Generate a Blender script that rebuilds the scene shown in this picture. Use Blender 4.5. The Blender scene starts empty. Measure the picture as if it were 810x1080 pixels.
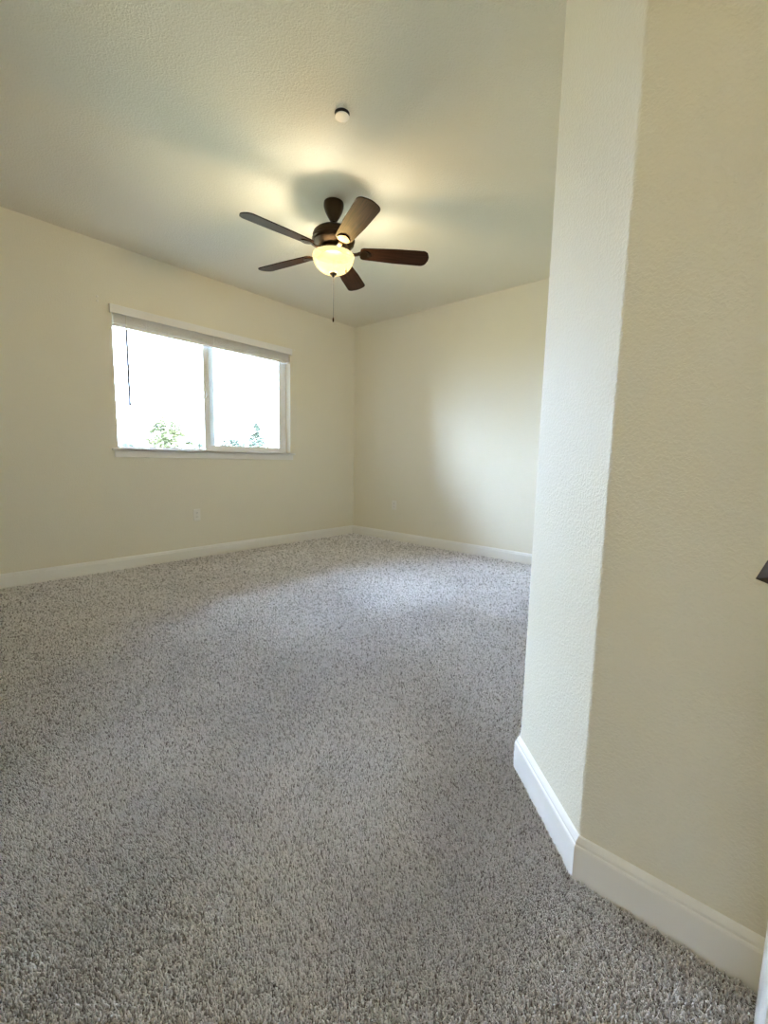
import bpy, bmesh, math, random
import numpy as np
from mathutils import Vector, Matrix
PI = math.pi
R = math.radians
random.seed(7)
rng = np.random.default_rng(11)
SC = bpy.context.scene
COL = SC.collection

# ------------------------------------------------------------------ camera
CAM_H = 1.0156
cam_d = bpy.data.cameras.new('camera'); cam = bpy.data.objects.new('camera', cam_d); COL.objects.link(cam)
cam_d.sensor_fit = 'VERTICAL'; cam_d.sensor_height = 36.0; cam_d.sensor_width = 27.0
cam_d.lens = 457.089 / 1080 * 36.0
cam_d.clip_start = 0.02; cam_d.clip_end = 500
Fv = Vector((-0.65150399, 0.74921993, -0.11921426)); Rv = Vector((0.75280022, 0.65792145, 0.02076531)); Uv = Vector((-0.0939914, 0.07621584, 0.99265138))
Rv.normalize(); Fv.normalize(); Uv = Rv.cross(Fv).normalized()
cam.matrix_world = Matrix(((Rv.x, Uv.x, -Fv.x, 0), (Rv.y, Uv.y, -Fv.y, 0), (Rv.z, Uv.z, -Fv.z, CAM_H), (0, 0, 0, 1)))
SC.camera = cam

# ------------------------------------------------------------------ sky, sun, exposure
SKY_L, SKY_C = 27.5, (0.85, 1.03, 1.38)
GLOW_L, GLOW_C, GLOW_D = 85.0, (0.80, 0.92, 1.10), (-.36, -.83, .42)
SUN_E = 3.0
LAMP_C = (1.0, 0.90, 0.68)
LAMP_W = 16.0           # watts of the bulbs in the fan light
BOWL_L = 1.3            # glow of the glass bowl
HALL_W = 18.0           # entry ceiling lamp behind the camera
SC.view_settings.view_transform = 'Standard'; SC.view_settings.look = 'None'
SC.view_settings.gamma = 1.0; SC.view_settings.exposure = 1.12
SC.view_settings.use_curve_mapping = False
W = bpy.data.worlds.new('sky'); SC.world = W; W.use_nodes = True
nt = W.node_tree; nt.nodes.clear()
wo = nt.nodes.new('ShaderNodeOutputWorld'); bg = nt.nodes.new('ShaderNodeBackground')
tc = nt.nodes.new('ShaderNodeTexCoord'); sx = nt.nodes.new('ShaderNodeSeparateXYZ'); cr = nt.nodes.new('ShaderNodeValToRGB')
nt.links.new(tc.outputs['Generated'], sx.inputs[0]); nt.links.new(sx.outputs['Z'], cr.inputs[0]); nt.links.new(cr.outputs[0], bg.inputs[0]); nt.links.new(bg.outputs[0], wo.inputs[0])
cr.color_ramp.elements[0].position = 0.0; cr.color_ramp.elements[0].color = (*[c * .42 for c in SKY_C], 1)
_e = cr.color_ramp.elements.new(.10); _e.color = (*[c * .85 for c in SKY_C], 1)
cr.color_ramp.elements[1].position = 0.6; cr.color_ramp.elements[1].color = (*[c * 1.35 for c in SKY_C], 1)
bg.inputs[1].default_value = SKY_L
# brighter sky around the hazy sun side
dt = nt.nodes.new('ShaderNodeVectorMath'); dt.operation = 'DOT_PRODUCT'; dt.inputs[1].default_value = Vector(GLOW_D).normalized(); nt.links.new(tc.outputs['Generated'], dt.inputs[0])
mx_ = nt.nodes.new('ShaderNodeMath'); mx_.operation = 'MAXIMUM'; mx_.inputs[1].default_value = 0; nt.links.new(dt.outputs['Value'], mx_.inputs[0])
pw = nt.nodes.new('ShaderNodeMath'); pw.operation = 'POWER'; pw.inputs[1].default_value = 16; nt.links.new(mx_.outputs[0], pw.inputs[0])
gs = nt.nodes.new('ShaderNodeMath'); gs.operation = 'MULTIPLY'; gs.inputs[1].default_value = GLOW_L; nt.links.new(pw.outputs[0], gs.inputs[0])
b2 = nt.nodes.new('ShaderNodeBackground'); b2.inputs[0].default_value = (*GLOW_C, 1); nt.links.new(gs.outputs[0], b2.inputs[1])
ads = nt.nodes.new('ShaderNodeAddShader'); nt.links.new(bg.outputs[0], ads.inputs[0]); nt.links.new(b2.outputs[0], ads.inputs[1]); nt.links.new(ads.outputs[0], wo.inputs[0])
W.cycles.sampling_method = 'MANUAL'; W.cycles.sample_map_resolution = 256
sd = bpy.data.lights.new('sun', 'SUN'); so = bpy.data.objects.new('sun', sd); COL.objects.link(so)
sd.energy = SUN_E; sd.angle = R(0.6); sd.color = (1, .95, .86)
so.rotation_euler = Vector((-0.75, 0.25, -0.62)).to_track_quat('-Z', 'Y').to_euler()
SC.cycles.max_bounces = 12; SC.cycles.diffuse_bounces = 8; SC.cycles.sample_clamp_indirect = 6.0

# ------------------------------------------------------------------ helpers
def tag(o, label=None, cat=None, group=None, kind=None):
    if label: o['label'] = label
    if cat: o['category'] = cat
    if group: o['group'] = group
    if kind: o['kind'] = kind
    return o

def obj(name, bm, m, parent=None, smooth=False, angle=35):
    me = bpy.data.meshes.new(name)
    bmesh.ops.recalc_face_normals(bm, faces=bm.faces)
    bm.to_mesh(me); bm.free()
    o = bpy.data.objects.new(name, me); COL.objects.link(o)
    if m: me.materials.append(m)
    if smooth:
        for p in me.polygons: p.use_smooth = True
        try: me.set_sharp_from_angle(angle=R(angle))
        except Exception: pass
    if parent is not None: o.parent = parent
    return o

def empty(name, loc, rz=0):
    o = bpy.data.objects.new(name, None); COL.objects.link(o); o.location = loc; o.rotation_euler = (0, 0, rz); o.empty_display_size = .1
    return o

def box(bm, x0, x1, y0, y1, z0, z1, bev=0.0, M=None, seg=2):
    r = bmesh.ops.create_cube(bm, size=1.0)
    vs = r['verts']
    for v in vs:
        v.co = Vector(((x0 + x1) / 2 + v.co.x * (x1 - x0), (y0 + y1) / 2 + v.co.y * (y1 - y0), (z0 + z1) / 2 + v.co.z * (z1 - z0)))
    if bev > 0:
        es = list({e for v in vs for e in v.link_edges})
        g = bmesh.ops.bevel(bm, geom=es, offset=bev, segments=seg, affect='EDGES', profile=0.5)
        vs = list({v for f in g['faces'] for v in f.verts} | {v for v in vs if v.is_valid})
    if M is not None:
        for v in vs: v.co = M @ v.co
    return vs

def lathe(bm, prof, seg=48, cx=0, cy=0, caps=True):
    rings = []
    for r, z in prof:
        if r < 1e-6: rings.append([bm.verts.new((cx, cy, z))])
        else: rings.append([bm.verts.new((cx + r * math.cos(2 * PI * k / seg), cy + r * math.sin(2 * PI * k / seg), z)) for k in range(seg)])
    for a, b in zip(rings, rings[1:]):
        for k in range(seg):
            j = (k + 1) % seg
            if len(a) == 1 and len(b) == 1: continue
            if len(a) == 1: bm.faces.new((a[0], b[k], b[j]))
            elif len(b) == 1: bm.faces.new((a[k], a[j], b[0]))
            else: bm.faces.new((a[k], a[j], b[j], b[k]))
    if caps:
        for rr in (rings[0], rings[-1]):
            if len(rr) > 1: bm.faces.new(rr)

def tube(bm, pts, rad, seg=10):
    pts = [Vector(p) for p in pts]; rads = rad if isinstance(rad, (list, tuple)) else [rad] * len(pts)
    rings = []; up = Vector((0, 0, 1))
    for i, p in enumerate(pts):
        t = (pts[min(i + 1, len(pts) - 1)] - pts[max(i - 1, 0)]).normalized()
        a = t.cross(up)
        if a.length < 1e-3: a = t.cross(Vector((1, 0, 0)))
        a.normalize(); b = t.cross(a).normalized()
        rings.append([bm.verts.new(p + (a * math.cos(2 * PI * k / seg) + b * math.sin(2 * PI * k / seg)) * rads[i]) for k in range(seg)])
    for a, b in zip(rings, rings[1:]):
        for k in range(seg):
            j = (k + 1) % seg; bm.faces.new((a[k], a[j], b[j], b[k]))
    bm.faces.new(rings[0]); bm.faces.new(rings[-1])

def prism(bm, pts, z0, z1):
    a = [bm.verts.new((x, y, z0)) for x, y in pts]; b = [bm.verts.new((x, y, z1)) for x, y in pts]
    n = len(pts)
    for k in range(n):
        j = (k + 1) % n; bm.faces.new((a[k], a[j], b[j], b[k]))
    bm.faces.new(a[::-1]); bm.faces.new(b)

def sweep(bm, path, prof):
    """path: XY points, room on the left side of travel; prof: closed (out-from-wall, z)"""
    P = [Vector((x, y)) for x, y in path]; rings = []
    for i, p in enumerate(P):
        if i == 0: d = (P[1] - P[0]).normalized(); n = Vector((-d.y, d.x)); s = 1
        elif i == len(P) - 1: d = (P[-1] - P[-2]).normalized(); n = Vector((-d.y, d.x)); s = 1
        else:
            d1 = (P[i] - P[i - 1]).normalized(); d2 = (P[i + 1] - P[i]).normalized()
            n1 = Vector((-d1.y, d1.x)); n2 = Vector((-d2.y, d2.x)); n = (n1 + n2).normalized(); s = 1 / max(.2, n.dot(n1))
        rings.append([bm.verts.new((p.x + n.x * o * s, p.y + n.y * o * s, z)) for o, z in prof])
    m = len(prof)
    for a, b in zip(rings, rings[1:]):
        for k in range(m):
            j = (k + 1) % m; bm.faces.new((a[k], a[j], b[j], b[k]))
    bm.faces.new(rings[0][::-1]); bm.faces.new(rings[-1])

# ------------------------------------------------------------------ materials
def mat(name):
    m = bpy.data.materials.new(name); m.use_nodes = True; n = m.node_tree
    return m, n, n.nodes['Principled BSDF']

def simple(name, col, rough=.5, metal=0.0, spec=None, coat=0.0, var=0.04, scale=30):
    m, n, b = mat(name)
    tcn = n.nodes.new('ShaderNodeTexCoord'); ns = n.nodes.new('ShaderNodeTexNoise'); ns.inputs['Scale'].default_value = scale; ns.inputs['Detail'].default_value = 3
    mx = n.nodes.new('ShaderNodeMix'); mx.data_type = 'RGBA'
    mx.inputs[6].default_value = (*[c * (1 - var) for c in col], 1); mx.inputs[7].default_value = (*[min(1, c * (1 + var)) for c in col], 1)
    n.links.new(tcn.outputs['Object'], ns.inputs['Vector']); n.links.new(ns.outputs[0], mx.inputs[0]); n.links.new(mx.outputs[2], b.inputs['Base Color'])
    b.inputs['Roughness'].default_value = rough; b.inputs['Metallic'].default_value = metal
    if spec is not None: b.inputs['Specular IOR Level'].default_value = spec
    if coat: b.inputs['Coat Weight'].default_value = coat; b.inputs['Coat Roughness'].default_value = .2
    return m

def paint(name, col, scale, strength, dist, rough=.6, lo=.42, hi=.62, spec=.35):
    """sprayed orange-peel wall paint"""
    m, n, b = mat(name); L = n.links.new
    g = n.nodes.new('ShaderNodeNewGeometry')
    ns = n.nodes.new('ShaderNodeTexNoise'); ns.inputs['Scale'].default_value = scale; ns.inputs['Detail'].default_value = 2.5; ns.inputs['Roughness'].default_value = .5; ns.inputs['Distortion'].default_value = .35
    cr = n.nodes.new('ShaderNodeValToRGB'); cr.color_ramp.elements[0].position = lo; cr.color_ramp.elements[1].position = hi; cr.color_ramp.interpolation = 'EASE'
    bp = n.nodes.new('ShaderNodeBump'); bp.inputs['Strength'].default_value = strength; bp.inputs['Distance'].default_value = dist
    L(g.outputs['Position'], ns.inputs['Vector']); L(ns.outputs[0], cr.inputs[0]); L(cr.outputs[0], bp.inputs['Height']); L(bp.outputs[0], b.inputs['Normal'])
    n2 = n.nodes.new('ShaderNodeTexNoise'); n2.inputs['Scale'].default_value = 1.3; n2.inputs['Detail'].default_value = 4
    mx = n.nodes.new('ShaderNodeMix'); mx.data_type = 'RGBA'
    mx.inputs[6].default_value = (*[c * .985 for c in col], 1); mx.inputs[7].default_value = (*[c * 1.015 for c in col], 1)
    L(g.outputs['Position'], n2.inputs['Vector']); L(n2.outputs[0], mx.inputs[0]); L(mx.outputs[2], b.inputs['Base Color'])
    b.inputs['Roughness'].default_value = rough; b.inputs['Specular IOR Level'].default_value = spec
    return m

WALL_C = (0.80, 0.765, 0.65)
M_wall = paint('wall_paint', WALL_C, 135, .30, .0022)
M_ceil = paint('ceiling_paint', (0.79, 0.75, 0.635), 110, .5, .0024, rough=.55)
M_trim = simple('white_trim_paint', (.87, .865, .84), .35, var=.005, scale=3)
M_vinyl = simple('white_vinyl', (.90, .91, .92), .35, var=.01)
M_blind = simple('white_faux_wood', (.84, .84, .83), .4, var=.03, scale=60)
M_plast = simple('white_plastic', (.84, .82, .76), .3, var=.01)
M_slot = simple('dark_slot', (.03, .03, .03), .6)
M_bronze = simple('oil_rubbed_bronze', (.048, .032, .020), .40, metal=1.0, var=.2, scale=40)
M_handle = simple('dark_bronze_handle', (.028, .018, .009), .6, metal=0.0, spec=.08)
M_wand = simple('blue_grey_wand', (.16, .17, .28), .3)
M_chain = simple('dark_chain', (.06, .045, .03), .4, metal=.6)
M_exterior = simple('stucco_exterior', (.55, .5, .42), .8)

# carpet
def carpet():
    m, n, b = mat('frieze_carpet'); L = n.links.new
    g = n.nodes.new('ShaderNodeNewGeometry')
    warp = n.nodes.new('ShaderNodeTexNoise'); warp.inputs['Scale'].default_value = 60; warp.inputs['Detail'].default_value = 2
    L(g.outputs['Position'], warp.inputs['Vector'])
    sub = n.nodes.new('ShaderNodeVectorMath'); sub.operation = 'SUBTRACT'; sub.inputs[1].default_value = (.5, .5, .5); L(warp.outputs['Color'], sub.inputs[0])
    sc_ = n.nodes.new('ShaderNodeVectorMath'); sc_.operation = 'SCALE'; sc_.inputs['Scale'].default_value = .010; L(sub.outputs[0], sc_.inputs[0])
    ad = n.nodes.new('ShaderNodeVectorMath'); ad.operation = 'ADD'; L(g.outputs['Position'], ad.inputs[0]); L(sc_.outputs[0], ad.inputs[1])
    vo = n.nodes.new('ShaderNodeTexVoronoi'); vo.inputs['Scale'].default_value = 255; vo.feature = 'F1'; L(ad.outputs[0], vo.inputs['Vector'])
    fine = n.nodes.new('ShaderNodeTexNoise'); fine.inputs['Scale'].default_value = 420; fine.inputs['Detail'].default_value = 3; fine.inputs['Roughness'].default_value = .6; L(g.outputs['Position'], fine.inputs['Vector'])
    mid = n.nodes.new('ShaderNodeTexNoise'); mid.inputs['Scale'].default_value = 38; mid.inputs['Detail'].default_value = 2; L(g.outputs['Position'], mid.inputs['Vector'])
    big = n.nodes.new('ShaderNodeTexNoise'); big.inputs['Scale'].default_value = 2.1; big.inputs['Detail'].default_value = 3; big.inputs['Distortion'].default_value = .8; L(g.outputs['Position'], big.inputs['Vector'])
    # yarn colours, a random one per tuft
    hs = n.nodes.new('ShaderNodeSeparateColor'); L(vo.outputs['Color'], hs.inputs[0])
    cr = n.nodes.new('ShaderNodeValToRGB'); e = cr.color_ramp.elements
    e[0].position = 0; e[0].color = (.16, .145, .14, 1); e[1].position = 1; e[1].color = (.72, .69, .705, 1)
    x = e.new(.25); x.color = (.42, .39, .392, 1); x = e.new(.6); x.color = (.58, .55, .56, 1)
    L(hs.outputs[0], cr.inputs[0])
    def modulate(src_col, val, a, bb):
        mr = n.nodes.new('ShaderNodeMapRange'); mr.inputs[1].default_value = .3; mr.inputs[2].default_value = .7; mr.inputs[3].default_value = a; mr.inputs[4].default_value = bb; L(val, mr.inputs[0])
        v = n.nodes.new('ShaderNodeVectorMath'); v.operation = 'SCALE'; L(src_col, v.inputs[0]); L(mr.outputs[0], v.inputs['Scale']); return v.outputs[0]
    c = modulate(cr.outputs[0], fine.outputs[0], .45, 1.55)
    c = modulate(c, mid.outputs[0], .78, 1.2)
    c = modulate(c, vo.outputs['Distance'], 1.75, .22)  # tuft tops lightened, gaps darkened: pile shade put into the colour
    c = modulate(c, big.outputs[0], .88, 1.12)
    cl = n.nodes.new('ShaderNodeVectorMath'); cl.operation = 'MINIMUM'; cl.inputs[1].default_value = (.88, .88, .88); L(c, cl.inputs[0]); L(cl.outputs[0], b.inputs['Base Color'])
    # height
    h = n.nodes.new('ShaderNodeMath'); h.operation = 'MULTIPLY_ADD'; h.inputs[1].default_value = -1.6; L(vo.outputs['Distance'], h.inputs[0]); L(fine.outputs[0], h.inputs[2])
    bp = n.nodes.new('ShaderNodeBump'); bp.inputs['Strength'].default_value = 1.0; bp.inputs['Distance'].default_value = .008; L(h.outputs[0], bp.inputs['Height']); L(bp.outputs[0], b.inputs['Normal'])
    b.inputs['Roughness'].default_value = .95; b.inputs['Specular IOR Level'].default_value = .1
    b.inputs['Sheen Weight'].default_value = 1.0; b.inputs['Sheen Roughness'].default_value = .4
    return m
M_carpet = carpet()

def walnut():
    m, n, b = mat('dark_walnut'); L = n.links.new
    t = n.nodes.new('ShaderNodeTexCoord'); mp = n.nodes.new('ShaderNodeMapping'); mp.inputs['Scale'].default_value = (3, 60, 20)
    ns = n.nodes.new('ShaderNodeTexNoise'); ns.inputs['Scale'].default_value = 2.0; ns.inputs['Detail'].default_value = 6
    cr = n.nodes.new('ShaderNodeValToRGB'); cr.color_ramp.elements[0].color = (.012, .006, .004, 1); cr.color_ramp.elements[1].color = (.045, .020, .012, 1)
    cr.color_ramp.elements[0].position = .3; cr.color_ramp.elements[1].position = .7
    L(t.outputs['Object'], mp.inputs[0]); L(mp.outputs[0], ns.inputs['Vector']); L(ns.outputs[0], cr.inputs[0]); L(cr.outputs[0], b.inputs['Base Color'])
    b.inputs['Roughness'].default_value = .55; b.inputs['Specular IOR Level'].default_value = .07
    return m
M_walnut = walnut()

def emissive(name, col, strength, base=(.9, .85, .7)):
    m, n, b = mat(name); b.inputs['Base Color'].default_value = (*base, 1)
    b.inputs['Emission Color'].default_value = (*col, 1); b.inputs['Emission Strength'].default_value = strength; b.inputs['Roughness'].default_value = .25
    return m
def bowl_mat():
    m, n, b = mat('frosted_amber_glass'); L = n.links.new
    b.inputs['Base Color'].default_value = (.11, .088, .045, 1); b.inputs['Roughness'].default_value = .25
    t = n.nodes.new('ShaderNodeTexCoord')
    # swirled alabaster glass
    ns = n.nodes.new('ShaderNodeTexNoise'); ns.inputs['Scale'].default_value = 9; ns.inputs['Distortion'].default_value = 1.5
    cr = n.nodes.new('ShaderNodeValToRGB'); cr.color_ramp.elements[0].color = (1.0, .74, .30, 1); cr.color_ramp.elements[1].color = (1.0, .90, .55, 1)
    L(t.outputs['Object'], ns.inputs['Vector']); L(ns.outputs[0], cr.inputs[0]); L(cr.outputs[0], b.inputs['Emission Color'])
    b.inputs['Emission Strength'].default_value = BOWL_L
    # thin frosted glass lets part of the bulbs' light straight through
    tr = n.nodes.new('ShaderNodeBsdfTransparent'); tr.inputs[0].default_value = (1, .88, .64, 1); mx = n.nodes.new('ShaderNodeMixShader'); mx.inputs[0].default_value = .75
    L(b.outputs[0], mx.inputs[1]); L(tr.outputs[0], mx.inputs[2]); L(mx.outputs[0], n.nodes['Material Output'].inputs[0])
    return m
M_bowl = bowl_mat()

def pane_glass():
    m = bpy.data.materials.new('window_glass'); m.use_nodes = True; n = m.node_tree; n.nodes.clear(); L = n.links.new
    o = n.nodes.new('ShaderNodeOutputMaterial'); mx = n.nodes.new('ShaderNodeMixShader'); tr = n.nodes.new('ShaderNodeBsdfTransparent'); gl = n.nodes.new('ShaderNodeBsdfGlossy')
    tr.inputs[0].default_value = (.95, .98, .98, 1); gl.inputs['Roughness'].default_value = .02
    fr = n.nodes.new('ShaderNodeFresnel'); fr.inputs[0].default_value = 1.45
    L(fr.outputs[0], mx.inputs[0]); L(tr.outputs[0], mx.inputs[1]); L(gl.outputs[0], mx.inputs[2]); L(mx.outputs[0], o.inputs[0])
    return m
M_glass = pane_glass()

# ------------------------------------------------------------------ room shell
XL, YB, H = -4.245, 4.228, 2.74       # window wall, back wall, ceiling
XR = -0.533                           # right wall of the bedroom, behind the angled corner
AX, AY = -0.259, 1.060                # corner between angled wall and entry wall
XC = 0.098                            # wall with the door right of the camera
YS = -0.35; YH = -1.5; XH = -0.62     # wall behind the camera, end of the entry
T = 0.14
FZ = -0.009                           # carpet backing; the pile stands on it and ends at about z = 0
WY0, WY1, WZ0, WZ1 = 1.347, 3.172, 1.070, 2.262   # window opening

def struct(name, bm, m, parent=None, smooth=False, angle=35):
    o = obj(name, bm, m, parent, smooth, angle)
    if parent is None: o['kind'] = 'structure'
    return o

bm = bmesh.new(); box(bm, XL - T, XC + .8, YH - T, YB + T, -.15, FZ); struct('floor', bm, M_carpet)
bm = bmesh.new(); box(bm, XL - T, XC + .8, YH - T, YB + T, H, H + .15); struct('ceiling', bm, M_ceil)
# window wall: four blocks round the opening, one mesh
bm = bmesh.new()
def wall_with_hole(bm):
    xs = (XL, XL - T); ys = (YH - T, WY0, WY1, YB); zs = (FZ - .01, WZ0, WZ1, H)
    V = {(i, j, k): bm.verts.new((xs[i], ys[j], zs[k])) for i in range(2) for j in range(4) for k in range(4)}
    for i in range(2):
        for j in range(3):
            for k in range(3):
                if (j, k) == (1, 1): continue
                bm.faces.new([V[i, j, k], V[i, j + 1, k], V[i, j + 1, k + 1], V[i, j, k + 1]])
    def q(*a): bm.faces.new([V[x] for x in a])
    for j in range(3):
        q((0, j, 0), (0, j + 1, 0), (1, j + 1, 0), (1, j, 0)); q((0, j, 3), (0, j + 1, 3), (1, j + 1, 3), (1, j, 3))
    for k in range(3):
        q((0, 0, k), (0, 0, k + 1), (1, 0, k + 1), (1, 0, k)); q((0, 3, k), (0, 3, k + 1), (1, 3, k + 1), (1, 3, k))
    q((0, 1, 1), (0, 2, 1), (1, 2, 1), (1, 1, 1)); q((0, 1, 2), (0, 2, 2), (1, 2, 2), (1, 1, 2))
    q((0, 1, 1), (0, 1, 2), (1, 1, 2), (1, 1, 1)); q((0, 2, 1), (0, 2, 2), (1, 2, 2), (1, 2, 1))
wall_with_hole(bm); struct('wall_left', bm, M_wall)
bm = bmesh.new(); box(bm, XL - T, XR + T, YB, YB + T, FZ - .01, H); struct('wall_back', bm, M_wall)

def arc(c, r, a0, a1, n=8):
    return [(c[0] + r * math.cos(R(a0 + (a1 - a0) * i / n)), c[1] + r * math.sin(R(a0 + (a1 - a0) * i / n))) for i in range(n + 1)]
# angled wall with both bullnose corners; face normal points to (-1,-1)
RB = 0.019
def bull(p, n0deg, n1deg):
    # corner p between faces whose outward normals are at n0deg and n1deg (convex)
    h = R((n1deg - n0deg) / 2); mid = R((n0deg + n1deg) / 2); d = RB / math.cos(h)
    c = (p[0] - math.cos(mid) * d, p[1] - math.sin(mid) * d)
    return arc(c, RB, n0deg, n1deg)
c0 = bull((XR, 1.334), 180, 225); c1 = bull((AX, AY), 225, 270)
path = c0 + c1
bm = bmesh.new()
prism(bm, path + [(AX + .02, AY + T), (XR + T, 1.334 + .06)], FZ - .01, H)
struct('wall_angled', bm, M_wall, smooth=True, angle=30)
bm = bmesh.new(); box(bm, XR, XR + T, c0[0][1], YB, FZ - .01, H); struct('wall_right', bm, M_wall)
bm = bmesh.new(); box(bm, c1[-1][0], XC, AY, AY + T, FZ - .01, H); struct('wall_entry', bm, M_wall)
# wall with the door, right of the camera
DY0, DY1, DZ = 0.12, 0.92, 2.04
bm = bmesh.new()
box(bm, XC, XC + T, DY1, AY + T, FZ - .01, H); box(bm, XC, XC + T, YH, DY0, FZ - .01, H); box(bm, XC, XC + T, DY0, DY1, DZ, H)
struct('wall_door_side', bm, M_wall)
bm = bmesh.new(); box(bm, XL, XH, YS - T, YS, FZ - .01, H); struct('wall_front', bm, M_wall)
bm = bmesh.new(); box(bm, XH - T, XH, YH, YS - T, FZ - .01, H); struct('wall_hall_side', bm, M_wall)
bm = bmesh.new(); box(bm, XH - T, XC + T, YH - T, YH, FZ - .01, H); struct('wall_hall_end', bm, M_wall)

# baseboards (room on the left when walking the path)
BASE = [(0, FZ), (.015, FZ), (.015, .079), (.0135, .083), (.0105, .085), (.0105, .092), (.008, .097), (.004, .103), (0, .105)]
def baseboard(name, path):
    bm = bmesh.new(); sweep(bm, path, BASE); return struct(name, bm, M_trim)
baseboard('baseboard_left', [(XL, YB - .0), (XL, YS)])
baseboard('baseboard_back', [(XR, YB), (XL, YB)])
baseboard('baseboard_right', [(XC - .0005, AY), (AX, AY), (XR, 1.334), (XR, YB)])
baseboard('baseboard_front', [(XL, YS), (XH, YS), (XH, YH)])

# ------------------------------------------------------------------ carpet pile (twisted yarn tufts, nobody could count them)
def yarn_mat():
    m, n, b = mat('carpet_yarn'); L = n.links.new
    a = n.nodes.new('ShaderNodeAttribute'); a.attribute_name = 'yarn'
    g = n.nodes.new('ShaderNodeNewGeometry')
    cr = n.nodes.new('ShaderNodeValToRGB'); e = cr.color_ramp.elements
    for p, c in YARN: 
        if p == 0: e[0].position = 0; e[0].color = (*c, 1)
        elif p == 1: e[-1].position = 1; e[-1].color = (*c, 1)
        else: x = e.new(p); x.color = (*c, 1)
    L(a.outputs['Fac'], cr.inputs[0])
    big = n.nodes.new('ShaderNodeTexNoise'); big.inputs['Scale'].default_value = 2.3; big.inputs['Detail'].default_value = 3; big.inputs['Distortion'].default_value = .8; L(g.outputs['Position'], big.inputs['Vector'])
    mr = n.nodes.new('ShaderNodeMapRange'); mr.inputs[1].default_value = .3; mr.inputs[2].default_value = .7; mr.inputs[3].default_value = .92; mr.inputs[4].default_value = 1.08; L(big.outputs[0], mr.inputs[0])
    v = n.nodes.new('ShaderNodeVectorMath'); v.operation = 'SCALE'; L(cr.outputs[0], v.inputs[0]); L(mr.outputs[0], v.inputs['Scale'])
    L(v.outputs[0], b.inputs['Base Color']); b.inputs['Roughness'].default_value = .9; b.inputs['Specular IOR Level'].default_value = .15
    b.inputs['Sheen Weight'].default_value = 1.0; b.inputs['Sheen Roughness'].default_value = .4
    return m
YARN = [(0, (.20, .185, .188)), (.2, (.58, .56, .58)), (.5, (.88, .865, .90)), (1, (.96, .95, .975))]
def build_pile():
    P = []
    r = .12
    while r < 6.4:
        d = math.hypot(r, CAM_H); st = max(.0048, .0029 * d)
        n = max(6, int(2 * PI * r / st)); th = (np.arange(n) + rng.uniform(-.42, .42, n) + rng.random()) * 2 * PI / n
        rr = r + rng.uniform(-.42, .42, n) * st
        P.append(np.stack([rr * np.cos(th), rr * np.sin(th), np.full(n, st)], 1)); r += st
    P = np.concatenate(P); x, y, st = P.T
    ylim = np.where(x < XR - .018, YB - .018, np.where(x < AX, .776 - x, AY - .018))
    ok = (x > XL + .018) & (y < ylim) & (x < XC - .02) & (y > YS + .02)
    x, y, st = x[ok], y[ok], st[ok]; N = len(x)
    # nap direction drifts slowly over the floor (footfalls and vacuum strokes)
    fa = 2.2 * np.sin(1.9 * x + .7 * y) + 1.6 * np.sin(2.7 * y - 1.3 * x + 1.1) + .9 * np.sin(6.1 * x + 4.3 * y)
    amp = .0016 + .0016 * np.sin(3.1 * x - 2.3 * y + .4)
    ra = rng.uniform(0, 2 * PI, N); rl = rng.uniform(.0, 1.0, N) ** .6 * .0042
    lx = np.cos(fa) * amp + np.cos(ra) * rl; ly = np.sin(fa) * amp + np.sin(ra) * rl
    h = .0112 + rng.normal(0, .0011, N)
    w = st * .50 * rng.uniform(.75, 1.15, N)
    ph = rng.uniform(0, 2 * PI, N)
    V = np.zeros((N, 10, 3), np.float32)
    for ring, (fz_, fl, fw, tw) in enumerate(((0, 0, .85, 0), (.50, .38, 1.0, .8), (.85, .85, .82, 1.6))):
        for k in range(3):
            a = ph + tw + k * 2 * PI / 3
            V[:, ring * 3 + k, 0] = x + lx * fl + np.cos(a) * w * fw
            V[:, ring * 3 + k, 1] = y + ly * fl + np.sin(a) * w * fw
            V[:, ring * 3 + k, 2] = FZ - .001 + h * fz_
    V[:, 9, 0] = x + lx * 1.15; V[:, 9, 1] = y + ly * 1.15; V[:, 9, 2] = FZ - .001 + h
    q = np.array([[0, 1, 4, 3], [1, 2, 5, 4], [2, 0, 3, 5], [3, 4, 7, 6], [4, 5, 8, 7], [5, 3, 6, 8]]); t = np.array([[6, 7, 9], [7, 8, 9], [8, 6, 9]])
    loops = np.concatenate([q.ravel(), t.ravel()])       # 24 + 9
    starts = np.concatenate([np.arange(6) * 4, 24 + np.arange(3) * 3])
    L_ = (loops[None] + np.arange(N)[:, None] * 10).ravel().astype(np.int32)
    S_ = (starts[None] + np.arange(N)[:, None] * 33).ravel().astype(np.int32)
    me = bpy.data.meshes.new('carpet_pile'); me.vertices.add(N * 10); me.loops.add(len(L_)); me.polygons.add(len(S_))
    me.vertices.foreach_set('co', V.ravel()); me.loops.foreach_set('vertex_index', L_); me.polygons.foreach_set('loop_start', S_)
    me.polygons.foreach_set('use_smooth', np.ones(len(S_), bool))
    me.update(calc_edges=True)
    at = me.attributes.new('yarn', 'FLOAT', 'POINT'); at.data.foreach_set('value', np.repeat(rng.random(N).astype(np.float32), 10))
    me.materials.append(yarn_mat())
    o = bpy.data.objects.new('carpet_pile', me); COL.objects.link(o)
    tag(o, 'speckled grey taupe cut-pile carpet covering the whole bedroom floor', 'carpet', kind='stuff')
    print('tufts', N)
build_pile()

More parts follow.
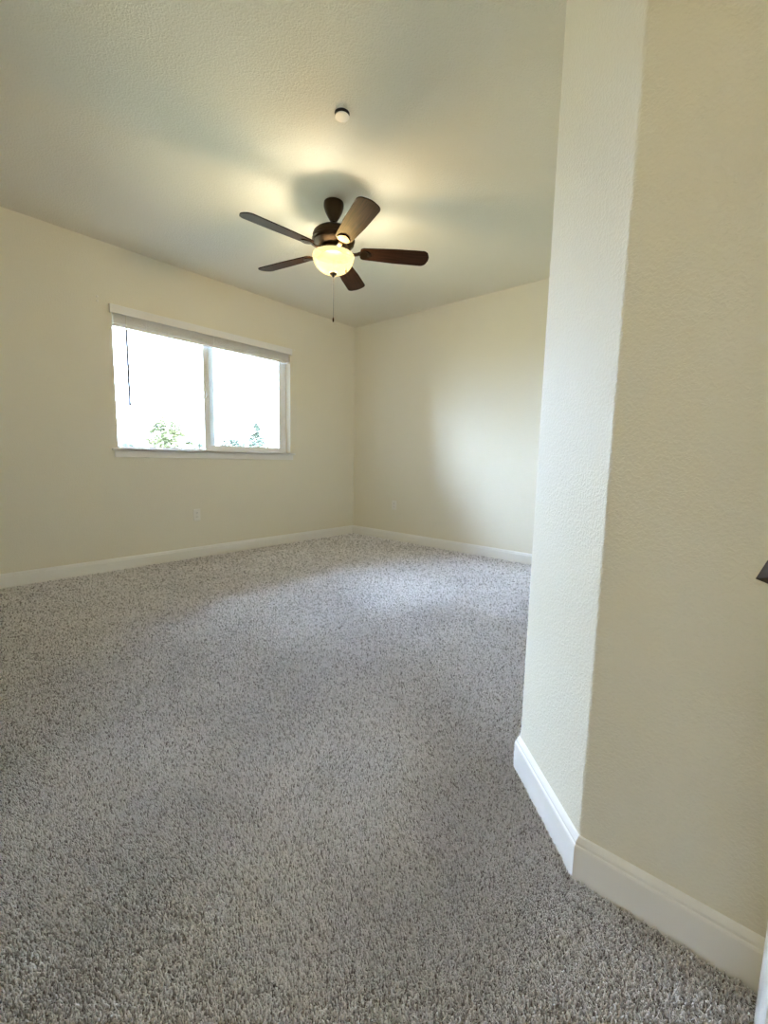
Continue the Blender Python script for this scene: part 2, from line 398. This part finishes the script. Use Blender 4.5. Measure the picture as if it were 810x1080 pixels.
# ------------------------------------------------------------------ window
win = empty('window_1', (XL, (WY0 + WY1) / 2, WZ0)); win['kind'] = 'structure'
def wobj(name, bm, m, par=win, smooth=False):
    o = obj(name, bm, m, None, smooth); o.parent = par
    o.matrix_parent_inverse = Matrix.Translation(Vector(win.location)).inverted() if par is win else Matrix()
    return o
FX0, FX1 = XL - .135, XL - .085      # frame depth
bm = bmesh.new()
f = .026
box(bm, FX0, FX1, WY0, WY0 + f, WZ0, WZ1, .003); box(bm, FX0, FX1, WY1 - f, WY1, WZ0, WZ1, .003)
box(bm, FX0, FX1 - .001, WY0 + f - .003, WY1 - f + .003, WZ0, WZ0 + .014, .003); box(bm, FX0, FX1 - .001, WY0 + f - .003, WY1 - f + .003, WZ1 - f, WZ1, .003)
wobj('window_frame', bm, M_vinyl)
YM = 2.274
def sash(name, y0, y1, x0, x1, r, e=None):
    e = e or r
    bm = bmesh.new(); z0, z1 = WZ0 + .006, WZ1 - f + .012
    box(bm, x0, x1, y0, y0 + e, z0, z1, .002); box(bm, x0, x1, y1 - r, y1, z0, z1, .003)
    box(bm, x0 + .001, x1 - .001, y0 + e - .003, y1 - r + .003, z0, z0 + e, .002); box(bm, x0 + .001, x1 - .001, y0 + e - .003, y1 - r + .003, z1 - e * .9, z1, .002)
    s = wobj(name, bm, M_vinyl)
    bm = bmesh.new(); xm = (x0 + x1) / 2; box(bm, xm - .002, xm + .002, y0 + e - .004, y1 - r + .004, z0 + e - .004, z1 - e * .9 + .004)
    g = obj('pane', bm, M_glass); g.parent = s; g['label'] = 'clear glass pane'
    return s
sash('fixed_sash', WY0 + f - .012, YM + .025, FX0 + .006, FX0 + .024, .075, .016)
sl = sash('sliding_sash', YM - .100, WY1 - f + .012, FX0 + .026, FX0 + .046, .080, .055)
# latch on the meeting stile
bm = bmesh.new(); box(bm, FX1 - .006, FX1 + .012, YM - .080, YM - .060, 1.60, 1.68, .004); box(bm, FX1 + .008, FX1 + .022, YM - .076, YM - .058, 1.625, 1.655, .004)
g = obj('latch', bm, M_vinyl); g.parent = sl
# stool and apron
bm = bmesh.new()
box(bm, XL - .085, XL + .040, WY0 + .001, WY1 - .001, WZ0 - .020, WZ0 + .001, .004)
box(bm, XL + .0005, XL + .040, WY0 - .055, WY1 + .045, WZ0 - .020, WZ0 + .001, .006)
wobj('window_sill', bm, M_trim)
bm = bmesh.new(); box(bm, XL + .0005, XL + .018, WY0 - .035, WY1 + .025, WZ0 - .078, WZ0 - .019, .003); wobj('apron', bm, M_trim)

# blind, raised
bl = empty('window_blind', (XL, (WY0 + WY1) / 2, 2.19))
tag(bl, 'white horizontal blind drawn all the way up under its valance, in the window opening', 'blind')
def bobj(name, bm, m, smooth=False):
    o = obj(name, bm, m, bl, smooth); o.matrix_parent_inverse = Matrix.Translation(Vector(bl.location)).inverted(); return o
bm = bmesh.new()
VZ0, VZ1 = 2.192, 2.262
box(bm, XL + .014, XL + .024, WY0 - .020, WY1 + .016, VZ0, VZ1, .003)
box(bm, XL + .001, XL + .016, WY0 - .020, WY0 - .010, VZ0, VZ1, .002); box(bm, XL + .001, XL + .016, WY1 + .006, WY1 + .016, VZ0, VZ1, .002)
bobj('valance', bm, M_blind)
bm = bmesh.new(); box(bm, XL - .060, XL - .006, WY0 + .012, WY1 - .012, 2.205, 2.255, .003); bobj('headrail', bm, M_blind)
nsl = 22
for k in range(nsl):
    z = 2.200 - k * .0037; bm = bmesh.new(); dx = random.uniform(-.0025, .0025)
    y0, y1 = WY0 + .014, WY1 - .014; n = 6
    # gently bowed slat
    top = []; bot = []
    for i in range(n + 1):
        u = i / n - .5; zz = z + .0022 * (1 - 4 * u * u); x = XL - .032 + dx + u * .050
        top.append((x, zz + .0012)); bot.append((x, zz - .0012))
    pr = top + bot[::-1]
    a = [bm.verts.new((x, y0, zz)) for x, zz in pr]; b = [bm.verts.new((x, y1, zz)) for x, zz in pr]
    for i in range(len(pr)):
        j = (i + 1) % len(pr); bm.faces.new((a[i], a[j], b[j], b[i]))
    bm.faces.new(a); bm.faces.new(b[::-1]); bobj('slat', bm, M_blind)
bm = bmesh.new(); box(bm, XL - .058, XL - .006, WY0 + .013, WY1 - .013, 2.098, 2.118, .004); bobj('bottom_rail', bm, M_blind)
for y in (1.62, 2.25, 2.90):
    bm = bmesh.new(); box(bm, XL - .0055, XL - .0045, y - .004, y + .004, 2.1, 2.205); bobj('ladder_cord', bm, M_blind)
bm = bmesh.new(); tube(bm, [(XL + .008, 1.452, 2.205), (XL + .006, 1.452, 2.08)], .004, 8); bobj('wand_hook', bm, M_plast, True)
bm = bmesh.new(); tube(bm, [(XL + .006, 1.452, 2.08), (XL + .004, 1.453, 1.50), (XL + .004, 1.4535, 1.44)], [.010, .010, .0115], 10)
w_ = bobj('wand', bm, M_wand, True); w_['label'] = 'long thin blue grey tilt wand'

# little wall anchors left from a curtain rod
for (y, z, lab) in ((1.247, 2.297, 'tiny white wall anchor left of the window, upper of the left pair'), (1.247, 2.262, 'tiny white wall anchor left of the window, lower of the left pair'), (3.235, 2.262, 'tiny white wall anchor just right of the blind valance')):
    bm = bmesh.new(); lathe(bm, [(0, .003), (.004, .003), (.008, .0015), (.009, 0), (0, 0)], 16)
    o = obj('wall_anchor', bm, M_plast, None, True); o.rotation_euler = (0, PI / 2, 0); o.location = (XL, y, z)
    tag(o, lab, 'wall anchor', 'wall anchors beside the window')

# ------------------------------------------------------------------ power outlets
def outlet(loc, rz, label):
    t = empty('power_outlet', loc, rz); tag(t, label, 'power outlet', 'power outlets above the baseboards')
    bm = bmesh.new(); box(bm, 0, .006, -.036, .036, -.058, .058, .003); obj('cover_plate', bm, M_plast, t)
    for dz in (-.0205, .0205):
        bm = bmesh.new(); n = 24; pts = []
        for k in range(n):
            a = 2 * PI * k / n; y = .0172 * math.cos(a); z = max(-.0125, min(.0125, .0172 * math.sin(a))); pts.append((y, z + dz))
        a_ = [bm.verts.new((.0055, y, z)) for y, z in pts]; b_ = [bm.verts.new((.0078, y, z)) for y, z in pts]
        for k in range(n):
            j = (k + 1) % n; bm.faces.new((a_[k], a_[j], b_[j], b_[k]))
        bm.faces.new(b_); bm.faces.new(a_[::-1])
        rc = obj('receptacle', bm, M_plast, t)
        bm = bmesh.new()
        for dy, hh in ((-.0063, .0045), (.0063, .0036)): box(bm, .0074, .0081, dy - .0011, dy + .0011, dz + .002 - hh, dz + .002 + hh)
        box(bm, .0074, .0081, -.002, .002, dz - .0095, dz - .006)
        s = obj('socket_slots', bm, M_slot, rc)
    bm = bmesh.new(); lathe(bm, [(0, .0018), (.002, .0015), (.003, 0)], 12)
    for v in bm.verts: v.co = Vector((.006 + v.co.z, v.co.x, v.co.y))
    obj('screw', bm, M_plast, t)
    return t
outlet((XL, 2.02, .430), 0, 'white duplex power outlet on the beige wall below the window')
outlet((-3.505, YB, .448), -PI / 2, 'white duplex power outlet on the back wall, right of the room corner')

# ------------------------------------------------------------------ sprinkler cover
sp = empty('sprinkler_cover', (-1.765, 1.645, H)); tag(sp, 'small round white cover disc just under the ceiling, nearer than the fan', 'sprinkler cover')
bm = bmesh.new(); lathe(bm, [(0, -.0005), (.036, -.0005), (.038, -.002), (.036, -.003), (.026, -.001), (0, -.001)], 32); obj('gap_shade_disc', bm, M_slot, sp, True)  # thin black disc stands in for the shaded gap behind the cover
bm = bmesh.new(); lathe(bm, [(0, -.001), (.012, -.001), (.012, -.014), (.034, -.014), (.036, -.016), (.034, -.019), (0, -.0195)], 40); obj('cover_plate', bm, M_plast, sp, True)

# ------------------------------------------------------------------ ceiling fan
FANX, FANY = -2.37, 2.139
fan = empty('ceiling_fan', (FANX, FANY, H))
tag(fan, 'five-blade dark brown ceiling fan with lit amber glass bowl and pull chain', 'ceiling fan')
Z = lambda z: z - H
bm = bmesh.new(); lathe(bm, [(0, 0), (.066, 0), (.068, -.012), (.067, -.030), (.058, -.058), (.044, -.085), (.030, -.108), (.022, -.118), (0, -.12)], 48); obj('canopy', bm, M_bronze, fan, True)
bm = bmesh.new(); lathe(bm, [(0, -.115), (.013, -.115), (.013, -.150), (.022, -.152), (.024, -.168), (0, -.17)], 24); obj('downrod', bm, M_bronze, fan, True)
bm = bmesh.new()
lathe(bm, [(0, -.160), (.040, -.162), (.085, -.168), (.118, -.180), (.136, -.196), (.142, -.212), (.142, -.232), (.146, -.236), (.146, -.243), (.141, -.247), (.138, -.258), (.140, -.262), (.128, -.272), (.110, -.280), (.104, -.284), (0, -.284)], 64)
obj('motor_housing', bm, M_bronze, fan, True, 25)
bm = bmesh.new(); lathe(bm, [(0, -.280), (.085, -.280), (.088, -.284), (.088, -.300), (.070, -.306), (0, -.306)], 48); obj('flywheel', bm, M_bronze, fan, True)
bm = bmesh.new(); lathe(bm, [(0, -.302), (.056, -.302), (.060, -.308), (.060, -.325), (.075, -.330), (.078, -.336), (.040, -.340), (0, -.340)], 48); obj('light_fitter', bm, M_bronze, fan, True)
# glass bowl (open at the top) with its finial
bm = bmesh.new(); pr = []
RBW = .142; ZT = -.338; DEP = .118
for i in range(15):
    a = i / 14 * PI / 2; pr.append((RBW * math.cos(a) ** .85 if i < 14 else 0.0, ZT - DEP * math.sin(a) ** 1.0))
inner = [(max(0, r - .004) if r > 0 else 0, z + .004) for r, z in pr][::-1]
prof = pr + inner
lathe(bm, [(RBW - .002, ZT + .003)] + pr, 64, caps=False)
# inner skin
lathe(bm, [(RBW - .002, ZT + .003)] + [(max(0.0, r - .005) if i < 14 else 0.0, z + .005) for i, (r, z) in enumerate(pr)], 64, caps=False)
bmesh.ops.remove_doubles(bm, verts=bm.verts, dist=.0002)
bowl = obj('glass_bowl', bm, M_bowl, fan, True, 60); bowl['label'] = 'glowing cream amber glass bowl shade'
bm = bmesh.new(); lathe(bm, [(0, Z(2.298)), (.022, Z(2.296)), (.027, Z(2.288)), (.022, Z(2.279)), (.009, Z(2.276)), (.010, Z(2.270)), (.006, Z(2.263)), (0, Z(2.262))], 24); obj('finial', bm, M_bronze, bowl, True)

# blades: built pointing along +X, pitched
def blade_bm():
    bm = bmesh.new(); r0, r1 = .185, .665; pts = []
    w0, w1 = .056, .073
    cr_ = .035
    # outline with rounded tip corners and a slightly rounded root
    pts += [(r0, -w0 + .02), (r0 + .006, -w0 + .006), (r0 + .02, -w0)]
    pts += [(r1 - .25, -w1 + .004), (r1 - cr_ - .01, -w1)]
    for a in (-90, -65, -40, -18): pts.append((r1 - cr_ - .010 + cr_ * math.cos(R(a)), -w1 + cr_ + cr_ * math.sin(R(a))))
    for y in (-.02, 0, .02): pts.append((r1 - .0 - abs(y) * .05, y))
    half = [p for p in pts if p[1] < -.0001]
    mir = [(x, -y) for x, y in half][::-1]
    pts = half + [(r1, 0)] + mir
    th = .0035
    a = [bm.verts.new((x, y, -th)) for x, y in pts]; b = [bm.verts.new((x, y, th)) for x, y in pts]
    bm.faces.new(a[::-1]); bm.faces.new(b)
    for k in range(len(pts)):
        j = (k + 1) % len(pts); bm.faces.new((a[k], a[j], b[j], b[k]))
    es = [e for e in bm.edges if abs(e.verts[0].co.z - e.verts[1].co.z) < 1e-6]
    bmesh.ops.bevel(bm, geom=es, offset=.0015, segments=2, affect='EDGES')
    return bm
def iron_bm():
    bm = bmesh.new()
    # curved arm from flywheel out to the blade, then an oval plate under the blade
    n = 9
    secs = []
    for i in range(n):
        u = i / (n - 1); x = .070 + u * .125; z = .012 - .020 * math.sin(u * PI) - .006 * u; w = .020 - .006 * math.sin(u * PI); h = .006
        secs.append((x, z, w, h))
    prev = None
    for x, z, w, h in secs:
        ring = [bm.verts.new((x, -w, z - h * .4)), bm.verts.new((x, -w * .6, z - h)), bm.verts.new((x, w * .6, z - h)), bm.verts.new((x, w, z - h * .4)), bm.verts.new((x, w, z + h * .4)), bm.verts.new((x, -w, z + h * .4))]
        if prev:
            for k in range(6):
                j = (k + 1) % 6; bm.faces.new((prev[k], prev[j], ring[j], ring[k]))
        else: bm.faces.new(ring)
        prev = ring
    bm.faces.new(prev[::-1])
    # plate
    pts = []
    for k in range(28):
        a = 2 * PI * k / 28; pts.append((.218 + .038 * math.cos(a), .040 * math.sin(a) * (1 - .25 * math.cos(a))))
    a = [bm.verts.new((x, y, -.0105)) for x, y in pts]; b = [bm.verts.new((x * 1.0, y, -.0036)) for x, y in pts]
    bm.faces.new(a[::-1]); bm.faces.new(b)
    for k in range(len(pts)):
        j = (k + 1) % len(pts); bm.faces.new((a[k], a[j], b[j], b[k]))
    return bm
BZ = Z(2.428)
bmesh_b = None; irons = None
def screws_bm():
    bm = bmesh.new()
    for x, y in ((.238, 0),):
        lathe(bm, [(0, -.0135), (.003, -.0130), (.005, -.0105), (0, -.0105)], 10, x, y)
    return bm
blade_me = iron_me = screw_me = None
PITCH = R(13)
for k, ang in enumerate((48, 120, 192, 264, 336)):
    if k == 0:
        b = obj('blade', blade_bm(), M_walnut, fan); i_ = obj('blade_iron', iron_bm(), M_bronze, fan, True, 50); s_ = obj('screw', screws_bm(), M_chain, i_, True)
        b0, i0, s0 = b, i_, s_
    else:
        b = b0.copy(); i_ = i0.copy(); s_ = s0.copy()
        for o in (b, i_, s_): COL.objects.link(o)
        b.parent = fan; i_.parent = fan; s_.parent = i_
    for o in (b, i_):
        o.matrix_local = Matrix.Translation((0, 0, BZ)) @ Matrix.Rotation(R(ang), 4, 'Z') @ Matrix.Rotation(-PITCH, 4, 'X')
# pull chains: beads with a dark fob
def chain(cx, cy, z0, z1, fob):
    bm = bmesh.new(); n = int((z0 - z1) / .006)
    tube(bm, [(cx, cy, z0), (cx, cy, z1)], .0009, 6)
    for i in range(n):
        bmesh.ops.create_icosphere(bm, subdivisions=1, radius=.0018, matrix=Matrix.Translation((cx, cy, z0 - i * .006)))
    c = obj('pull_chain', bm, M_chain, fan, True)
    bm = bmesh.new(); lathe(bm, [(0, z1 + .002), (.003, z1), (.0055, z1 - .006), (.006, z1 - .020), (.0045, z1 - .030), (0, z1 - .034)], 14, cx, cy); f_ = obj('fob', bm, M_bronze, c, True); f_.name = 'chain_fob'
chain(-.055, .052, Z(2.43), Z(2.02), True)
chain(.074, .048, Z(2.43), Z(2.32), True)
# bulbs of the lamp
for k, a in enumerate((221, 60)):
    ld = bpy.data.lights.new('fan_bulb_light', 'POINT'); lo = bpy.data.objects.new('fan_bulb_light', ld); COL.objects.link(lo)
    ld.energy = LAMP_W / 2; ld.color = LAMP_C; ld.shadow_soft_size = .045
    lo.parent = fan; lo.location = (.03 * math.cos(R(a)), .03 * math.sin(R(a)), -.425)

# ------------------------------------------------------------------ entry ceiling lamp (behind the camera)
hl = empty('ceiling_lamp', (-.28, -1.2, H)); tag(hl, 'round white flush ceiling lamp in the entry behind the viewpoint', 'ceiling lamp')
bm = bmesh.new(); lathe(bm, [(0, 0), (.15, 0), (.155, -.02), (.15, -.03), (0, -.03)], 40); obj('base', bm, M_plast, hl, True)
bm = bmesh.new(); lathe(bm, [(.14, -.03), (.13, -.055), (.09, -.08), (.04, -.09), (0, -.092)], 40, caps=False)
obj('lamp_shade', bm, emissive('entry_lamp_glass', (1.0, .88, .62), HALL_W), hl, True)

# ------------------------------------------------------------------ door right of the camera
dr = empty('door_1', (XC, (DY0 + DY1) / 2, 0)); dr['kind'] = 'structure'
inv = Matrix.Translation(Vector(dr.location)).inverted()
def dobj(name, bm, m, par=None, smooth=False):
    o = obj(name, bm, m, par or dr, smooth)
    if par is None: o.matrix_parent_inverse = inv
    return o
bm = bmesh.new()
box(bm, XC + .006, XC + .041, DY0 + .018, DY1 - .018, .012, DZ - .018, .002)
leaf = dobj('door_leaf', bm, M_trim)
for (z0, z1) in ((.20, .88), (1.02, 1.88)):
    for (y0, y1) in ((DY0 + .11, DY0 + .37), (DY1 - .37, DY1 - .11)):
        bm = bmesh.new(); box(bm, XC + .003, XC + .008, y0, y1, z0, z1, .002); box(bm, XC - .000, XC + .006, y0 + .03, y1 - .03, z0 + .03, z1 - .03, .003); dobj('raised_panel', bm, M_trim)
bm = bmesh.new()
box(bm, XC + .001, XC + T - .001, DY0, DY0 + .016, FZ, DZ, .001); box(bm, XC + .001, XC + T - .001, DY1 - .016, DY1, FZ, DZ, .001); box(bm, XC + .001, XC + T - .001, DY0 + .016, DY1 - .016, DZ - .016, DZ, .001)
dobj('jamb', bm, M_trim)
bm = bmesh.new()
prof = [(DY1 - .010, 0), (DY1 - .010, -.009), (DY1 + .012, -.011), (DY1 + .016, -.0145), (DY1 + .072, -.0160), (DY1 + .078, -.0130), (DY1 + .078, 0)]
a = [bm.verts.new((XC + x, y, FZ)) for y, x in prof]; b = [bm.verts.new((XC + x, y, DZ + .07)) for y, x in prof]
for i in range(len(prof)):
    j = (i + 1) % len(prof); bm.faces.new((a[i], a[j], b[j], b[i]))
bm.faces.new(a); bm.faces.new(b[::-1])
box(bm, XC - .016, XC, DY0 - .075, DY0 + .010, FZ, DZ + .07, .003); box(bm, XC - .016, XC, DY0 + .010, DY1 - .010, DZ - .010, DZ + .07, .003)
dobj('casing', bm, M_trim)
# lever handle: round rose, neck, swept lever whose tip shows at the edge of the frame
hz = .943; hy = .24
bm = bmesh.new()
lathe(bm, [(0, 0), (.032, 0), (.033, .004), (.028, .010), (.012, .013), (.011, .06), (0, .062)], 32)
for v in bm.verts: v.co = Vector((XC + .006 - v.co.z, hy + v.co.x, hz + v.co.y))
hd = dobj('door_handle', bm, M_handle, None, True); hd['label'] = 'dark bronze lever door handle'
bm = bmesh.new()
secs = [(hy - .014, .030, .014), (hy + .02, .024, .013), (hy + .07, .018, .010), (hy + .12, .0125, .005), (hy + .155, .0075, -.003), (hy + .175, .0026, -.0085)]
prev = None
for y, xf, dz in secs:
    # sharp lower front lip, sloping dark upper face
    zc = hz + dz
    pr_ = [(xf, zc), (xf + .009, zc - .0030), (xf + .024, zc - .0035), (xf + .028, zc + .008), (xf + .024, zc + .024), (xf + .0105, zc + .026), (xf + .005, zc + .014)]
    ring = [bm.verts.new((x, y, z)) for x, z in pr_]
    if prev:
        for k in range(7):
            j = (k + 1) % 7; bm.faces.new((prev[k], prev[j], ring[j], ring[k]))
    else: bm.faces.new(ring)
    prev = ring
bm.faces.new(prev[::-1])
lv = obj('lever', bm, M_handle, hd, True, 40)

# ------------------------------------------------------------------ outside
def ground_mat():
    m, n, b = mat('dry_grass'); L = n.links.new
    g = n.nodes.new('ShaderNodeNewGeometry'); ns = n.nodes.new('ShaderNodeTexNoise'); ns.inputs['Scale'].default_value = .35; ns.inputs['Detail'].default_value = 6
    cr = n.nodes.new('ShaderNodeValToRGB'); cr.color_ramp.elements[0].color = (.06, .07, .035, 1); cr.color_ramp.elements[1].color = (.12, .11, .07, 1)
    L(g.outputs['Position'], ns.inputs['Vector']); L(ns.outputs[0], cr.inputs[0]); L(cr.outputs[0], b.inputs['Base Color']); b.inputs['Roughness'].default_value = .95
    return m
GZ = -3.2
bm = bmesh.new(); bmesh.ops.create_grid(bm, x_segments=24, y_segments=24, size=140)
for v in bm.verts: v.co = Vector((v.co.x - 60, v.co.y + 30, GZ + .35 * math.sin(v.co.x * .11) * math.cos(v.co.y * .09) - .35))
struct('ground', bm, ground_mat())

def leaf_mat(name, c0_, c1_):
    m, n, b = mat(name); L = n.links.new
    g = n.nodes.new('ShaderNodeNewGeometry'); ns = n.nodes.new('ShaderNodeTexNoise'); ns.inputs['Scale'].default_value = 1.7; ns.inputs['Detail'].default_value = 4
    cr = n.nodes.new('ShaderNodeValToRGB'); cr.color_ramp.elements[0].position = .35; cr.color_ramp.elements[1].position = .65
    cr.color_ramp.elements[0].color = (*c0_, 1); cr.color_ramp.elements[1].color = (*c1_, 1)
    L(g.outputs['Position'], ns.inputs['Vector']); L(ns.outputs[0], cr.inputs[0]); L(cr.outputs[0], b.inputs['Base Color']); b.inputs['Roughness'].default_value = .6
    return m
M_leafA = leaf_mat('yellow_green_leaves', (.040, .052, .018), (.075, .074, .030))
M_leafB = leaf_mat('grey_green_leaves', (.030, .045, .030), (.052, .066, .048))
M_bark = simple('grey_bark', (.22, .17, .12), .9, var=.3, scale=8)

def tree(x, y, top, rad, label, m, crown_h=None, shape='round', nleaf=1500, leaf=.16, group='trees beyond the window'):
    t = empty('tree', (x, y, GZ)); tag(t, label, 'tree', group)
    h = top - GZ; ch = crown_h or h * .6; zb = h - ch
    bm = bmesh.new(); tube(bm, [(0, 0, -.6), (.05, .03, h * .35), (.0, .08, h * .7), (.03, 0, h * .93)], [.16, .12, .07, .02], 8)
    obj('trunk', bm, M_bark, t, True)
    bm = bmesh.new()
    for _ in range(26):
        z = random.uniform(zb * .9, h * .85); a = random.uniform(0, 2 * PI); u = (z - zb) / ch
        rr = rad * (max(.15, math.sin(max(.05, min(1, u)) * PI) ** .6) if shape == 'round' else max(.08, 1 - u)) * .9
        p0 = Vector((0, .05, z - .3)); p1 = Vector((math.cos(a) * rr, math.sin(a) * rr, z + rr * .35))
        tube(bm, [p0, (p0 + p1) / 2 + Vector((0, 0, .05)), p1], [.035, .022, .008], 5)
    obj('branches', bm, M_bark, t, True)
    verts = []; faces = []
    clumps = []
    for _ in range(90):
        u = random.random(); a = random.uniform(0, 2 * PI)
        rr = rad * ((max(0, 1 - (2 * u - 1) ** 2)) ** .5 if shape == 'round' else (1 - u) * .95 + .05)
        q_ = random.random() ** .5; clumps.append((math.cos(a) * rr * q_, math.sin(a) * rr * q_, zb + u * ch, rad * random.uniform(.13, .3)))
    for i in range(nleaf):
        c = random.choice(clumps); v = Vector((random.gauss(0, 1), random.gauss(0, 1), random.gauss(0, 1))).normalized() * c[3] * random.random() ** .4
        p = Vector(c[:3]) + v; d1 = Vector((random.gauss(0, 1), random.gauss(0, 1), random.gauss(0, .6))).normalized(); d2 = d1.cross(Vector((random.gauss(0, 1), random.gauss(0, 1), 1))).normalized()
        s = leaf * random.uniform(.6, 1.3); k = len(verts)
        verts += [p - d1 * s, p - d2 * s * .4, p + d1 * s, p + d2 * s * .4]; faces.append((k, k + 1, k + 2, k + 3))
    me = bpy.data.meshes.new('crown'); me.from_pydata([tuple(v) for v in verts], [], faces); me.materials.append(m)
    o = bpy.data.objects.new('crown', me); COL.objects.link(o); o.parent = t
tree(XL - 30, 12.4 * 34.2 / 30, 3.6, 2.1, 'tall loose yellow green tree seen through the left window pane', M_leafA, 3.4, nleaf=4600, leaf=.17)
tree(XL - 30, 19.2 * 34.2 / 30, 3.85, 1.55, 'pointed sparse tree at the right of the right window pane', M_leafB, 3.2, 'cone', nleaf=2600, leaf=.17)
tree(XL - 29, 16.65 * 34.2 / 30, 2.55, 1.15, 'low green tree left in the right window pane', M_leafB, 2.2, nleaf=1800, leaf=.16)
tree(XL - 38, 17.9 * 41.2 / 30, 2.1, .9, 'low yellowish tree between its neighbours in the right window pane', M_leafA, 1.7, nleaf=1000, leaf=.14)
tree(XL - 29, 21.2 * 34.2 / 30, 2.45, .9, 'low round tree at the right edge of the right pane', M_leafB, 1.9, nleaf=1000, leaf=.14)
tree(XL - 60, 20.0 * 64 / 60 * 1.0, 2.5, 1.6, 'distant low tree at the left edge of the left pane', M_leafB, 2.2, nleaf=1000, leaf=.22)
tree(XL - 60, 29.2 * 64 / 60, 2.9, 1.2, 'distant low tree just left of the window mullion', M_leafB, 2.2, nleaf=800, leaf=.22)
